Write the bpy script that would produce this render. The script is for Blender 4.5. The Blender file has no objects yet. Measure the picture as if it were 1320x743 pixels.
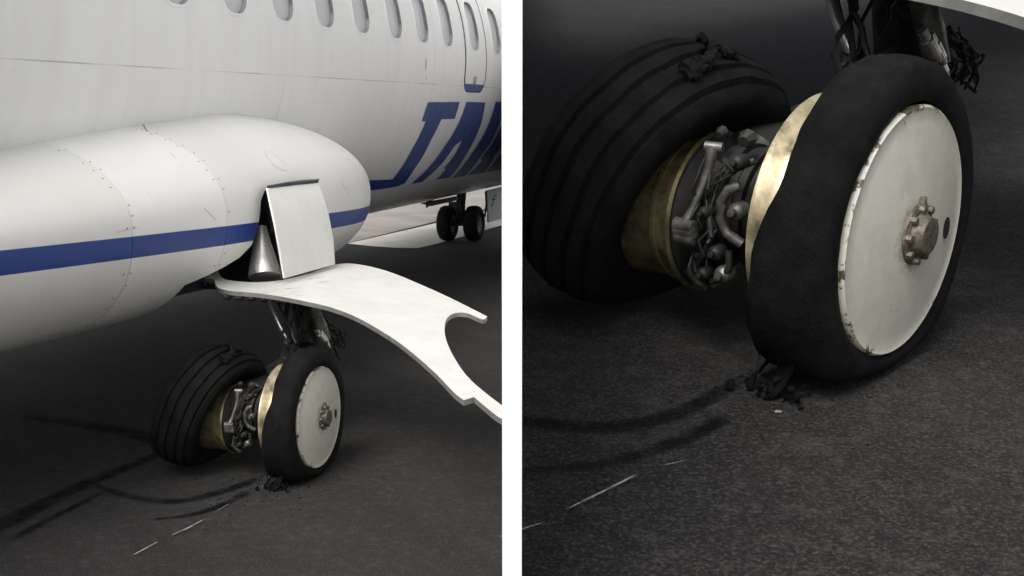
import bpy, bmesh, math, random
from mathutils import Vector, Matrix, noise
random.seed(7)
SC = bpy.context.scene
COL = SC.collection

# ------------------------------------------------------------------ camera
HC = 1.605                    # eye height above the asphalt
F = 1560.0                    # focal length in pixels of a 1320 wide picture
PITCH = math.atan((371.5 - 141.0) / F)
cam_d = bpy.data.cameras.new('camera')
cam_d.sensor_width = 36.0
cam_d.lens = 36.0 * F / 1320.0
cam_d.clip_start = 0.05
cam_d.clip_end = 2000.0
cam = bpy.data.objects.new('camera', cam_d)
cam.location = (0, 0, HC)
cam.rotation_euler = (math.pi / 2 - PITCH, 0, 0)
COL.objects.link(cam)
SC.camera = cam

# ------------------------------------------------------------------ light
SUN_EL, SUN_AZ = math.radians(46), math.radians(207)     # azimuth clockwise from +Y
w = bpy.data.worlds.new('World')
SC.world = w
w.use_nodes = True
nt = w.node_tree
nt.nodes.clear()
sky = nt.nodes.new('ShaderNodeTexSky')
sky.sky_type = 'NISHITA'
sky.sun_disc = False
sky.sun_elevation = SUN_EL
sky.sun_rotation = SUN_AZ
sky.air_density = 1.0
sky.dust_density = 6.0
sky.ozone_density = 1.0
hs = nt.nodes.new('ShaderNodeHueSaturation')
hs.inputs['Saturation'].default_value = 0.30
bg = nt.nodes.new('ShaderNodeBackground')
bg.inputs['Strength'].default_value = 0.12
wo = nt.nodes.new('ShaderNodeOutputWorld')
nt.links.new(sky.outputs[0], hs.inputs['Color'])
nt.links.new(hs.outputs[0], bg.inputs[0])
nt.links.new(bg.outputs[0], wo.inputs[0])
sd = bpy.data.lights.new('sun', 'SUN')
sd.energy = 1.1
sd.angle = math.radians(28)
sd.color = (1.0, 0.985, 0.96)
sun = bpy.data.objects.new('sun', sd)
sdir = Vector((math.sin(SUN_AZ) * math.cos(SUN_EL), math.cos(SUN_AZ) * math.cos(SUN_EL), math.sin(SUN_EL)))
sun.rotation_euler = sdir.to_track_quat('Z', 'Y').to_euler()
sun.location = (0, -3, 20)
COL.objects.link(sun)
vs = SC.view_settings
vs.view_transform = 'Standard'
vs.look = 'None'
vs.exposure = 0.48
vs.gamma = 1.0
vs.use_curve_mapping = False

# ------------------------------------------------------------------ frames
TH = math.atan2(440.0, F * math.cos(PITCH) + 230.5 * math.sin(PITCH))
RA = Matrix(((math.sin(TH), -math.cos(TH), 0), (math.cos(TH), math.sin(TH), 0), (0, 0, 1))).to_4x4()
RAI = RA.inverted()
BASE = Vector((6.0, 4.6, 0.0))                  # foot of the plane, in the plane's frame
M_FIRST = RA @ Matrix.Translation(BASE)         # plane seen whole


def ray(x, y):
    p = PITCH
    return (Vector((0, math.cos(p), -math.sin(p))) * F + Vector((1, 0, 0)) * (x - 660)
            + Vector((0, math.sin(p), math.cos(p))) * (371.5 - y)).normalized()


def ray_a(x, y):
    return RAI.to_3x3() @ ray(x, y)


O = Vector((0, 0, HC))
R_F, YC, ZC = 1.43, 4.6, HC + 0.437             # fuselage radius and axis


def on_fuselage(x, y):
    """(u, arc) where the sight line first meets the fuselage."""
    d = ray_a(x, y)
    oy, oz = -YC, HC - ZC
    a = d.y ** 2 + d.z ** 2
    b = oy * d.y + oz * d.z
    c = oy * oy + oz * oz - R_F ** 2
    disc = max(b * b - a * c, 0.0)
    t = (-b - math.sqrt(disc)) / a
    P = O + d * t
    return P.x, R_F * math.atan2(P.z - ZC, -(P.y - YC))


def cyl(u, s, h=0.0):
    a = s / R_F
    return Vector((u, YC - (R_F + h) * math.cos(a), ZC + (R_F + h) * math.sin(a)))


def on_lateral(x, y, n):
    """Point of the plane's frame at lateral offset n (negative is towards the plane)."""
    d = ray_a(x, y)
    return O + d * (-n / d.y)


def on_height(x, y, fz):
    """Point where the sight line meets the surface z = fz(P) in the plane's frame."""
    d = ray_a(x, y)
    t = 3.0
    for _ in range(40):
        P = O + d * t
        t = (fz(P) - HC) / d.z
    return O + d * t


def on_ground(x, y):
    d = ray(x, y)
    return O + d * (-HC / d.z)


HUB = on_lateral(412, 538, -2.2)                # outer face of the outer wheel
HUB_W = RA @ HUB
TILT = math.radians(9.5)
d_r = ray(1167, 300)
HUB2_W = O + d_r * (2.12 / (d_r.dot(Vector((0, math.cos(PITCH), -math.sin(PITCH))))))
AZ1 = math.atan2(HUB_W.x, HUB_W.y)
AZ2 = math.atan2(HUB2_W.x, HUB2_W.y)
MT = (Matrix.Translation(HUB2_W) @ Matrix.Rotation(TILT, 4, 'X')
      @ Matrix.Rotation(-(AZ2 - AZ1), 4, 'Z') @ Matrix.Translation(-HUB_W))
M_SECOND = MT @ M_FIRST
N2 = (MT.to_3x3() @ Vector((0, 0, 1))).normalized()
P2 = MT @ Vector((HUB_W.x, HUB_W.y, 0))


def ramp_z(x, y):
    return P2.z - (N2.x * (x - P2.x) + N2.y * (y - P2.y)) / N2.z


def on_ramp(x, y):
    d = ray(x, y)
    return O + d * ((P2 - O).dot(N2) / d.dot(N2))


# ------------------------------------------------------------------ materials
def new_mat(name):
    m = bpy.data.materials.new(name)
    m.use_nodes = True
    n = m.node_tree.nodes
    return m, m.node_tree, n['Principled BSDF'], n['Material Output']


def nd(t, kind, **kw):
    n = t.nodes.new(kind)
    for k, v in kw.items():
        if k in n.inputs:
            n.inputs[k].default_value = v
        else:
            setattr(n, k, v)
    return n


def ramp(t, fac, stops):
    r = t.nodes.new('ShaderNodeValToRGB')
    e = r.color_ramp.elements
    while len(e) < len(stops):
        e.new(0.5)
    for el, (p, c) in zip(e, stops):
        el.position = p
        el.color = (c, c, c, 1) if isinstance(c, (int, float)) else (*c, 1)
    t.links.new(fac, r.inputs[0])
    return r


def mixc(t, fac, a, b, mode='MIX'):
    m = t.nodes.new('ShaderNodeMix')
    m.data_type = 'RGBA'
    m.blend_type = mode
    for idx, v in ((0, fac), (6, a), (7, b)):
        if hasattr(v, 'is_output'):
            t.links.new(v, m.inputs[idx])
        elif idx == 0:
            m.inputs[0].default_value = v
        else:
            m.inputs[idx].default_value = (*v, 1)
    return m.outputs[2]


def tex_noise(t, scale, detail=4, rough=0.55, vec=None, stretch=None):
    n = nd(t, 'ShaderNodeTexNoise', Scale=scale, Detail=detail, Roughness=rough)
    src = vec
    if src is None:
        src = nd(t, 'ShaderNodeTexCoord').outputs['Object']
    if stretch:
        mp = nd(t, 'ShaderNodeMapping')
        mp.inputs['Scale'].default_value = stretch
        t.links.new(src, mp.inputs[0])
        src = mp.outputs[0]
    t.links.new(src, n.inputs['Vector'])
    return n.outputs['Fac']


def bump(t, b, height, strength=0.3, dist=0.01):
    n = nd(t, 'ShaderNodeBump', Strength=strength, Distance=dist)
    t.links.new(height, n.inputs['Height'])
    t.links.new(n.outputs[0], b.inputs['Normal'])


def mathn(t, op, a, b=None, c=None):
    n = t.nodes.new('ShaderNodeMath')
    n.operation = op
    for i, v in enumerate((a, b, c)):
        if v is None:
            continue
        if hasattr(v, 'is_output'):
            t.links.new(v, n.inputs[i])
        else:
            n.inputs[i].default_value = v
    return n.outputs[0]


def simple(name, colour, rough=0.5, metal=0.0, dirt=None, scale=12.0, amt=0.5, bmp=0.0):
    m, t, b, o = new_mat(name)
    b.inputs['Roughness'].default_value = rough
    b.inputs['Metallic'].default_value = metal
    if dirt is None:
        dirt = tuple(v * 0.45 for v in colour)
    nz = tex_noise(t, scale, 6, 0.65)
    r = ramp(t, nz, ((0.38, 0.0), (0.68, amt)))
    t.links.new(mixc(t, r.outputs[0], colour, dirt), b.inputs['Base Color'])
    rr = ramp(t, nz, ((0.3, max(rough - 0.08, 0.05)), (0.7, min(rough + 0.15, 1.0))))
    t.links.new(rr.outputs[0], b.inputs['Roughness'])
    if bmp:
        bump(t, b, tex_noise(t, scale * 3, 5, 0.6), bmp, 0.004)
    return m


def fuselage_paint():
    m, t, b, o = new_mat('fuselage_paint')
    tc = nd(t, 'ShaderNodeTexCoord')
    sp = nd(t, 'ShaderNodeSeparateXYZ')
    t.links.new(tc.outputs['Object'], sp.inputs[0])
    big = tex_noise(t, 0.8, 5, 0.6)
    streak = tex_noise(t, 3.0, 5, 0.6, stretch=(3.0, 1.0, 0.25))
    c = mixc(t, ramp(t, big, ((0.35, 0.0), (0.7, 0.5))).outputs[0], (0.81, 0.815, 0.81), (0.73, 0.735, 0.73))
    c = mixc(t, ramp(t, streak, ((0.45, 0.0), (0.8, 0.16))).outputs[0], c, (0.50, 0.48, 0.43))
    # grime towards the belly skin
    low = ramp(t, mathn(t, 'MULTIPLY_ADD', streak, 0.5, mathn(t, 'MULTIPLY', sp.outputs[2], -1.0)), ((0.0, 0.0), (1.0, 0.0)))
    # lap joint lines of the skin: two lengthwise, rings every 2.6 m
    def line(val, at, wd):
        dlt = mathn(t, 'ABSOLUTE', mathn(t, 'SUBTRACT', val, at))
        return mathn(t, 'LESS_THAN', dlt, wd)
    l1 = line(sp.outputs[2], 1.80, 0.003)
    l2 = line(sp.outputs[2], 2.72, 0.003)
    per = mathn(t, 'PINGPONG', mathn(t, 'ADD', sp.outputs[0], 20.0 - 2.33), 1.3)
    l3 = mathn(t, 'LESS_THAN', per, 0.005)
    brk = ramp(t, tex_noise(t, 1.7, 3), ((0.42, 0.05), (0.62, 0.55)))
    ln = mathn(t, 'MAXIMUM', mathn(t, 'MAXIMUM', l1, l2), mathn(t, 'MULTIPLY', l3, 0.6))
    ln = mathn(t, 'MULTIPLY', ln, brk.outputs[0])
    c = mixc(t, ln, c, (0.23, 0.21, 0.18))
    sm = tex_noise(t, 9.0, 6, 0.75)
    c = mixc(t, ramp(t, sm, ((0.66, 0.0), (0.80, 0.35))).outputs[0], c, (0.33, 0.29, 0.22))
    t.links.new(c, b.inputs['Base Color'])
    b.inputs['Roughness'].default_value = 0.34
    b.inputs['Coat Weight'].default_value = 0.15
    bump(t, b, tex_noise(t, 1.6, 3), 0.08, 0.03)
    return m


STRIPE = (0.012, 0.045, 0.23)


def fairing_paint(name, light=0.73, warm=0.0):
    m, t, b, o = new_mat(name)
    tc = nd(t, 'ShaderNodeTexCoord')
    sp = nd(t, 'ShaderNodeSeparateXYZ')
    t.links.new(tc.outputs['Object'], sp.inputs[0])
    big = tex_noise(t, 1.6, 6, 0.6)
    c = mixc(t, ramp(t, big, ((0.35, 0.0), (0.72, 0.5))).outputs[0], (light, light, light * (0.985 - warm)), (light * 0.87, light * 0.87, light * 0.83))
    sm = tex_noise(t, 14.0, 6, 0.75)
    c = mixc(t, ramp(t, sm, ((0.64, 0.0), (0.80, 0.5))).outputs[0], c, (0.30, 0.27, 0.21))
    # blue cheat line: drops slightly towards the nose
    zz = mathn(t, 'ADD', sp.outputs[2], mathn(t, 'MULTIPLY', sp.outputs[0], STR_SLOPE))
    inn = mathn(t, 'MULTIPLY', mathn(t, 'LESS_THAN', zz, STR_TOP), mathn(t, 'GREATER_THAN', zz, STR_BOT))
    blue = mixc(t, ramp(t, sm, ((0.45, 0.0), (0.75, 0.5))).outputs[0], STRIPE, (0.022, 0.055, 0.20))
    c = mixc(t, inn, c, blue)
    t.links.new(c, b.inputs['Base Color'])
    b.inputs['Roughness'].default_value = 0.42
    b.inputs['Specular IOR Level'].default_value = 0.3
    b.inputs['Coat Weight'].default_value = 0.04
    bump(t, b, tex_noise(t, 2.5, 3), 0.08, 0.02)
    return m


STR_SLOPE, STR_TOP, STR_BOT = 0.03, 1.042, 0.952


def asphalt(name, base, warm, speck, k=1.0):
    m, t, b, o = new_mat(name)
    geo = nd(t, 'ShaderNodeNewGeometry').outputs['Position']
    big = tex_noise(t, 0.55, 6, 0.62, vec=geo)
    mid = tex_noise(t, 5.0, 6, 0.65, vec=geo, stretch=(0.5, 1.4, 1.0))
    fine = tex_noise(t, 150.0, 6, 0.8, vec=geo)
    vor = nd(t, 'ShaderNodeTexVoronoi', Scale=170.0)
    t.links.new(geo, vor.inputs['Vector'])
    c = mixc(t, ramp(t, big, ((0.36, 0.0), (0.64, 1.0))).outputs[0], tuple(v * 0.72 for v in base), warm)
    rot = nd(t, 'ShaderNodeMapping')
    rot.inputs['Rotation'].default_value = (0, 0, 0.9)
    t.links.new(geo, rot.inputs[0])
    lane = tex_noise(t, 1.5, 6, 0.6, vec=rot.outputs[0], stretch=(0.22, 1.5, 1.0))
    c = mixc(t, ramp(t, lane, ((0.44, 0.0), (0.60, 0.75 * k))).outputs[0], c, tuple(v * 0.42 for v in base))
    crack = nd(t, 'ShaderNodeTexVoronoi', Scale=0.7, feature='DISTANCE_TO_EDGE')
    wob = nd(t, 'ShaderNodeVectorMath', operation='ADD')
    nz3 = nd(t, 'ShaderNodeTexNoise', Scale=2.5, Detail=6)
    t.links.new(geo, nz3.inputs['Vector'])
    t.links.new(geo, wob.inputs[0])
    sc3 = nd(t, 'ShaderNodeVectorMath', operation='SCALE')
    sc3.inputs['Scale'].default_value = 0.6
    t.links.new(nz3.outputs['Color'], sc3.inputs[0])
    t.links.new(sc3.outputs[0], wob.inputs[1])
    t.links.new(wob.outputs[0], crack.inputs['Vector'])
    ck = ramp(t, crack.outputs['Distance'], ((0.0, 0.75 * k), (0.007, 0.0)))
    c = mixc(t, mathn(t, 'MULTIPLY', ck.outputs[0], ramp(t, big, ((0.45, 0.0), (0.6, 1.0))).outputs[0]), c, tuple(v * 0.25 for v in base))
    c = mixc(t, ramp(t, mid, ((0.40, 0.0), (0.70, 0.6 * k))).outputs[0], c, tuple(v * 0.5 for v in base))
    blot = tex_noise(t, 22.0, 5, 0.75, vec=geo)
    c = mixc(t, ramp(t, blot, ((0.36, 0.7 * k), (0.60, 0.0))).outputs[0], c, tuple(v * 0.45 for v in base))
    c = mixc(t, ramp(t, blot, ((0.52, 0.0), (0.70, 0.5))).outputs[0], c, tuple(v * 0.6 for v in speck))
    c = mixc(t, ramp(t, fine, ((0.50, 0.0), (0.66, 0.75))).outputs[0], c, speck)
    c = mixc(t, ramp(t, fine, ((0.30, 0.8 * k), (0.47, 0.0))).outputs[0], c, tuple(v * 0.3 for v in base))
    t.links.new(c, b.inputs['Base Color'])
    b.inputs['Roughness'].default_value = 0.88
    b.inputs['Specular IOR Level'].default_value = 0.25
    h = mathn(t, 'ADD', fine, mathn(t, 'MULTIPLY', vor.outputs['Distance'], 0.5))
    bump(t, b, h, 0.35, 0.005)
    return m


def mark_mat(name, colour, rough, lo, hi, scale, strength):
    """Worn mark on the asphalt: fades over its edge and breaks up."""
    m, t, b, o = new_mat(name)
    b.inputs['Base Color'].default_value = (*colour, 1)
    b.inputs['Roughness'].default_value = rough
    b.inputs['Specular IOR Level'].default_value = 0.1
    at = nd(t, 'ShaderNodeAttribute', attribute_name='edge')
    geo = nd(t, 'ShaderNodeNewGeometry').outputs['Position']
    nz = tex_noise(t, scale, 5, 0.7, vec=geo)
    rag = tex_noise(t, scale * 2.6, 6, 0.8, vec=geo)
    ed_ = mathn(t, 'ADD', at.outputs['Fac'], mathn(t, 'MULTIPLY_ADD', rag, 1.3, -0.68))
    a = mathn(t, 'MULTIPLY', ramp(t, ed_, ((0.15, 0.0), (1.0, 1.0))).outputs[0],
              ramp(t, nz, ((lo, 0.25), (hi, 1.0))).outputs[0])
    t.links.new(mathn(t, 'MULTIPLY', a, strength), b.inputs['Alpha'])
    return m


def hub_paint():
    m, t, b, o = new_mat('hub_cap_paint')
    at = nd(t, 'ShaderNodeAttribute', attribute_name='rad')
    sm = tex_noise(t, 26.0, 6, 0.7)
    fine = tex_noise(t, 60.0, 4, 0.7)
    c = mixc(t, ramp(t, sm, ((0.40, 0.0), (0.75, 0.55))).outputs[0], (0.72, 0.705, 0.62), (0.52, 0.50, 0.41))
    edge = mathn(t, 'ADD', mathn(t, 'MULTIPLY', at.outputs['Fac'], 4.5), mathn(t, 'MULTIPLY', tex_noise(t, 13.0, 7, 0.75), 0.9))
    ch = ramp(t, mathn(t, 'SUBTRACT', edge, 0.52), ((0.965, 0.0), (0.99, 1.0)))
    c = mixc(t, ch.outputs[0], c, (0.10, 0.085, 0.055))
    near = mathn(t, 'ADD', mathn(t, 'MULTIPLY', at.outputs['Fac'], 7.2), mathn(t, 'MULTIPLY', fine, 0.6))
    g = ramp(t, near, ((0.50, 0.9), (0.82, 0.0)))
    c = mixc(t, g.outputs[0], c, (0.09, 0.08, 0.05))
    sp = ramp(t, fine, ((0.68, 0.0), (0.74, 0.7)))
    c = mixc(t, sp.outputs[0], c, (0.12, 0.10, 0.07))
    t.links.new(c, b.inputs['Base Color'])
    b.inputs['Roughness'].default_value = 0.42
    bump(t, b, fine, 0.12, 0.003)
    return m


def rubber(name, groove=False):
    m, t, b, o = new_mat(name)
    nz = tex_noise(t, 18.0, 6, 0.7)
    c = mixc(t, ramp(t, nz, ((0.4, 0.0), (0.75, 0.8))).outputs[0], (0.0045, 0.0045, 0.005), (0.020, 0.019, 0.018))
    t.links.new(c, b.inputs['Base Color'])
    b.inputs['Roughness'].default_value = 0.62
    b.inputs['Specular IOR Level'].default_value = 0.14
    bump(t, b, tex_noise(t, 85.0, 8, 0.8), 0.9, 0.008)
    return m


MAT = {}
MAT['fuselage'] = fuselage_paint()
MAT['fairing'] = fairing_paint('fairing_paint')
MAT['fairing_bright'] = fairing_paint('fairing_paint_bright', 0.79)  # brighter white for the panel between the two seams
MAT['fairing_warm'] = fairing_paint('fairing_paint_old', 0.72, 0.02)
MAT['white'] = simple('white_paint', (0.78, 0.775, 0.75), 0.35, 0, (0.40, 0.37, 0.30), 3.0, 0.35)
MAT['door_white'] = simple('door_paint', (0.74, 0.74, 0.71), 0.4, 0, (0.42, 0.40, 0.35), 4.0, 0.22)
MAT['blue'] = simple('blue_paint', STRIPE, 0.35, 0, (0.03, 0.05, 0.15), 5.0, 0.5)
MAT['pane'] = simple('window_pane', (0.58, 0.59, 0.62), 0.12, 0, (0.50, 0.51, 0.54), 2.0, 0.5)
MAT['seal'] = simple('dark_seal', (0.05, 0.05, 0.06), 0.6)
MAT['reveal'] = simple('window_reveal', (0.30, 0.30, 0.31), 0.4)
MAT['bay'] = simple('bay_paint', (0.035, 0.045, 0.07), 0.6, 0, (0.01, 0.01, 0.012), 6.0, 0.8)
MAT['edge'] = simple('door_edge', (0.26, 0.265, 0.25), 0.45, 0.2, (0.08, 0.07, 0.05), 10.0, 0.5)
MAT['steel'] = simple('grey_steel', (0.24, 0.235, 0.22), 0.42, 0.6, (0.025, 0.022, 0.019), 18.0, 1.0, 0.3)
MAT['chrome'] = simple('bright_metal', (0.72, 0.71, 0.68), 0.22, 0.85, (0.25, 0.22, 0.18), 20.0, 0.6)
MAT['silver'] = simple('silver_fairing', (0.60, 0.60, 0.58), 0.3, 0.75, (0.28, 0.26, 0.23), 9.0, 0.6)
MAT['grime'] = simple('grimy_metal', (0.055, 0.052, 0.05), 0.5, 0.4, (0.010, 0.014, 0.013), 16.0, 0.9, 0.4)
MAT['gold'] = simple('brassy_alloy', (0.60, 0.52, 0.34), 0.40, 0.5, (0.07, 0.052, 0.026), 13.0, 1.0, 0.22)
MAT['gold_dull'] = simple('stained_alloy', (0.26, 0.215, 0.11), 0.5, 0.4, (0.045, 0.048, 0.022), 18.0, 1.0, 0.5)
MAT['carbon'] = simple('brake_carbon', (0.03, 0.028, 0.027), 0.6, 0.2, (0.008, 0.008, 0.008), 30.0, 0.8, 0.3)
MAT['rubber'] = rubber('black_rubber')
MAT['hub'] = hub_paint()
MAT['nut'] = simple('axle_metal', (0.20, 0.18, 0.14), 0.5, 0.4, (0.04, 0.034, 0.025), 60.0, 0.9, 0.4)
MAT['hole'] = simple('hole_dark', (0.012, 0.011, 0.012), 0.8)
MAT['asphalt'] = asphalt('asphalt', (0.034, 0.0325, 0.032), (0.047, 0.044, 0.042), (0.122, 0.118, 0.115))
MAT['asphalt2'] = asphalt('asphalt_ramp', (0.023, 0.0215, 0.021), (0.031, 0.0285, 0.027), (0.105, 0.10, 0.097))
MAT['pale_ground'] = asphalt('pale_ground_tone', (0.36, 0.335, 0.30), (0.42, 0.395, 0.36), (0.45, 0.43, 0.40), 0.25)
MAT['sunlit'] = asphalt('sunlit_white', (0.80, 0.77, 0.70), (0.84, 0.81, 0.75), (0.86, 0.84, 0.80), 0.1)  # near-white tone that stands in for sun on the ground
MAT['divider'] = simple('divider_white', (0.82, 0.82, 0.82), 0.7, 0, (0.78, 0.78, 0.78), 3.0, 0.4)
MAT['skid'] = mark_mat('skid_rubber', (0.006, 0.006, 0.007), 0.7, 0.30, 0.62, 9.0, 0.92)
MAT['scrape'] = mark_mat('scrape_chalk', (0.46, 0.44, 0.41), 0.8, 0.36, 0.56, 26.0, 0.85)


# ------------------------------------------------------------------ mesh helpers
def make_mesh(name, verts, faces, mats, smooth=None, attrs=None, midx=None):
    me = bpy.data.meshes.new(name)
    me.from_pydata([tuple(v) for v in verts], [], faces)
    for m in (mats if isinstance(mats, (list, tuple)) else [mats]):
        me.materials.append(m)
    if midx:
        me.polygons.foreach_set('material_index', midx)
    me.validate()
    fix_normals(me)
    if smooth is not None:
        me.polygons.foreach_set('use_smooth', [True] * len(me.polygons))
        me.set_sharp_from_angle(angle=math.radians(smooth))
    if attrs:
        for k, vals in attrs.items():
            a = me.attributes.new(k, 'FLOAT', 'POINT')
            a.data.foreach_set('value', vals)
    return me


def fix_normals(me):
    bm = bmesh.new()
    bm.from_mesh(me)
    bmesh.ops.recalc_face_normals(bm, faces=bm.faces)
    bm.to_mesh(me)
    bm.free()


class Geo:
    """Collects the pieces of one part."""
    def __init__(self):
        self.v, self.f, self.rad = [], [], []

    def add(self, v, f, rad=None):
        k = len(self.v)
        self.v += [Vector(p) for p in v]
        self.f += [tuple(i + k for i in q) for q in f]
        self.rad += rad if rad else [0.0] * len(v)
        return self

    def tube(self, pts, radii, n=10, caps=True):
        pts = [Vector(p) for p in pts]
        if not hasattr(radii, '__len__'):
            radii = [radii] * len(pts)
        k = len(pts)
        up = Vector((0.3, 0.2, 1)).normalized()
        V, Fc = [], []
        for i, p in enumerate(pts):
            tg = (pts[min(i + 1, k - 1)] - pts[max(i - 1, 0)]).normalized()
            if abs(tg.dot(up)) > 0.95:
                up = Vector((1, 0.2, 0)).normalized()
            a = tg.cross(up).normalized()
            b = tg.cross(a).normalized()
            for j in range(n):
                g = 2 * math.pi * j / n
                V.append(p + (a * math.cos(g) + b * math.sin(g)) * radii[i])
        for i in range(k - 1):
            for j in range(n):
                Fc.append((i * n + j, i * n + (j + 1) % n, (i + 1) * n + (j + 1) % n, (i + 1) * n + j))
        if caps:
            Fc.append(tuple(range(n)))
            Fc.append(tuple((k - 1) * n + j for j in range(n)))
        return self.add(V, Fc)

    def lathe(self, prof, origin, axis, n=48, closed=False, deform=None):
        """prof: (along axis, radius)."""
        axis = Vector(axis).normalized()
        ref = Vector((0, 0, 1)) if abs(axis.z) < 0.9 else Vector((1, 0, 0))
        a = axis.cross(ref).normalized()
        b = a.cross(axis).normalized()
        V, Fc, rad = [], [], []
        k = len(prof)
        for t, r in prof:
            for j in range(n):
                g = 2 * math.pi * j / n
                p = Vector(origin) + axis * t + (a * math.cos(g) + b * math.sin(g)) * r
                if deform:
                    p = deform(p, t, r, g)
                V.append(p)
                rad.append(r)
        for i in range(k if closed else k - 1):
            i2 = (i + 1) % k
            for j in range(n):
                Fc.append((i * n + j, i * n + (j + 1) % n, i2 * n + (j + 1) % n, i2 * n + j))
        if not closed:
            Fc.append(tuple(range(n)))
            Fc.append(tuple((k - 1) * n + j for j in range(n)))
        return self.add(V, Fc, rad)

    def box(self, c, sx, sy, sz, rot=None):
        V = []
        for x in (-1, 1):
            for y in (-1, 1):
                for z in (-1, 1):
                    p = Vector((x * sx / 2, y * sy / 2, z * sz / 2))
                    if rot:
                        p = rot @ p
                    V.append(Vector(c) + p)
        return self.add(V, [(0, 1, 3, 2), (4, 6, 7, 5), (0, 4, 5, 1), (2, 3, 7, 6), (0, 2, 6, 4), (1, 5, 7, 3)])

    def lump(self, c, r, seed=0, squash=(1, 1, 1), n=2, amp=0.5):
        bm = bmesh.new()
        bmesh.ops.create_icosphere(bm, subdivisions=n, radius=1.0)
        V = []
        for v in bm.verts:
            k = 1 + amp * noise.noise(v.co * 1.7 + Vector((seed * 3.1, seed, -seed)))
            V.append(Vector(c) + Vector((v.co.x * squash[0], v.co.y * squash[1], v.co.z * squash[2])) * r * k)
        Fc = [tuple(v.index for v in f.verts) for f in bm.faces]
        bm.free()
        return self.add(V, Fc)

    def mesh(self, name, mats, smooth=35):
        return make_mesh(name, [v - BASE for v in self.v], self.f, mats, smooth, {'rad': self.rad})


def boolean_cut(me, cutter):
    """Difference of two meshes, evaluated at once."""
    a = bpy.data.objects.new('cut_a', me)
    b = bpy.data.objects.new('cut_b', cutter)
    COL.objects.link(a)
    COL.objects.link(b)
    md = a.modifiers.new('cut', 'BOOLEAN')
    md.operation = 'DIFFERENCE'
    md.solver = 'EXACT'
    md.object = b
    md.material_mode = 'TRANSFER'
    dg = bpy.context.evaluated_depsgraph_get()
    out = bpy.data.meshes.new_from_object(a.evaluated_get(dg), depsgraph=dg)
    bpy.data.objects.remove(a)
    bpy.data.objects.remove(b)
    bpy.data.meshes.remove(me)
    bpy.data.meshes.remove(cutter)
    return out


def bisect(me, co, no, fill=True):
    """Copy of the mesh with what lies on the no side removed and the cut closed."""
    m = me.copy()
    bm = bmesh.new()
    bm.from_mesh(m)
    r = bmesh.ops.bisect_plane(bm, geom=bm.verts[:] + bm.edges[:] + bm.faces[:], dist=1e-6,
                               plane_co=co, plane_no=no, clear_outer=True)
    if fill:
        ed = [e for e in r['geom_cut'] if isinstance(e, bmesh.types.BMEdge) and e.is_valid]
        if ed:
            bmesh.ops.holes_fill(bm, edges=ed, sides=0)
    bm.to_mesh(m)
    bm.free()
    m.set_sharp_from_angle(angle=math.radians(38))
    return m


def cut_at_divider(me, M, side):
    """Ends a part of the plane at the added wall (world x = 0)."""
    inv = M.inverted()
    co = inv @ Vector((0.012 * side, 0, 0))
    no = (M.to_3x3().transposed() @ Vector((-side, 0, 0))).normalized()
    return bisect(me, co, no)


def link(name, me, parent=None, label=None):
    o = bpy.data.objects.new(name, me)
    COL.objects.link(o)
    if parent:
        o.parent = parent
    if label:
        o['label'] = label
    return o


def tag(o, label, cat, group=None):
    o['label'] = label
    o['category'] = cat
    if group:
        o['group'] = group
    return o


def structure(name, me):
    o = link(name, me)
    o['kind'] = 'structure'
    return o


# ------------------------------------------------------------------ ground
def sheet(name, pts, mat, z=None):
    return structure(name, make_mesh(name, [(p[0], p[1], p[2] if z is None else z) for p in pts], [tuple(range(len(pts)))], mat))


sheet('ground', [(-900, -60, 0), (900, -60, 0), (900, 1500, 0), (-900, 1500, 0)], MAT['asphalt'])
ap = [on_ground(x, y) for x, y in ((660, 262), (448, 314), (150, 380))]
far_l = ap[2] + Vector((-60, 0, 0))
sheet('pale_ground', [(-0.02, ap[0].y, 0), ap[1], ap[2], (-200, ap[2].y + 30, 0), (-600, 1200, 0), (-0.02, 1200, 0)], MAT['pale_ground'], 0.004)
sheet('pale_ground', [(-300, -80, 0), (300, -80, 0), (300, -2.2, 0), (-300, -2.2, 0)], MAT['pale_ground'], 0.004)  # unseen pale sheet added behind the camera to bounce light up
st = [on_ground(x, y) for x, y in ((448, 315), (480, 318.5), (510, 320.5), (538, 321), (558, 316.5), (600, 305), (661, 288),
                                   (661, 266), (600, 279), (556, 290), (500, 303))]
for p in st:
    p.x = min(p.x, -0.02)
sheet('sunlit_strip', st, MAT['sunlit'], 0.008)  # sunlit patch by the nose wheels, put into the colour

# raised sloping stretch of asphalt behind the added wall
X0, X1, Y0, Y1 = 0.0125, 5.6, 1.0, 11.2
rv = []
for x, y in ((X0, Y0), (X1, Y0), (X1, Y1), (X0, Y1)):
    rv.append((x, y, ramp_z(x, y)))
for x, y in ((X0, Y0), (X1, Y0), (X1, Y1), (X0, Y1)):
    rv.append((x, y, -0.05))
structure('asphalt_ramp', make_mesh('asphalt_ramp', rv, [(0, 1, 2, 3), (4, 7, 6, 5), (0, 4, 5, 1), (1, 5, 6, 2), (2, 6, 7, 3), (3, 7, 4, 0)], MAT['asphalt2']))

# thin white wall added to part the two views and bounce fill light
prof = [(1.2, 0.0), (14.0, 0.0), (14.0, 3.4), (5.0, 2.6), (1.2, 1.95)]
tw = 0.0101
wv = [(-tw, y, z) for y, z in prof] + [(tw, y, z) for y, z in prof]
nf = len(prof)
wf = [tuple(range(nf)), tuple(range(nf, 2 * nf))] + [(i, (i + 1) % nf, nf + (i + 1) % nf, nf + i) for i in range(nf)]
divider = link('added_divider', make_mesh('added_divider', wv, wf, MAT['divider']))
tag(divider, 'added thin white wall seen on edge between the wide and the close view', 'divider')


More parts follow.
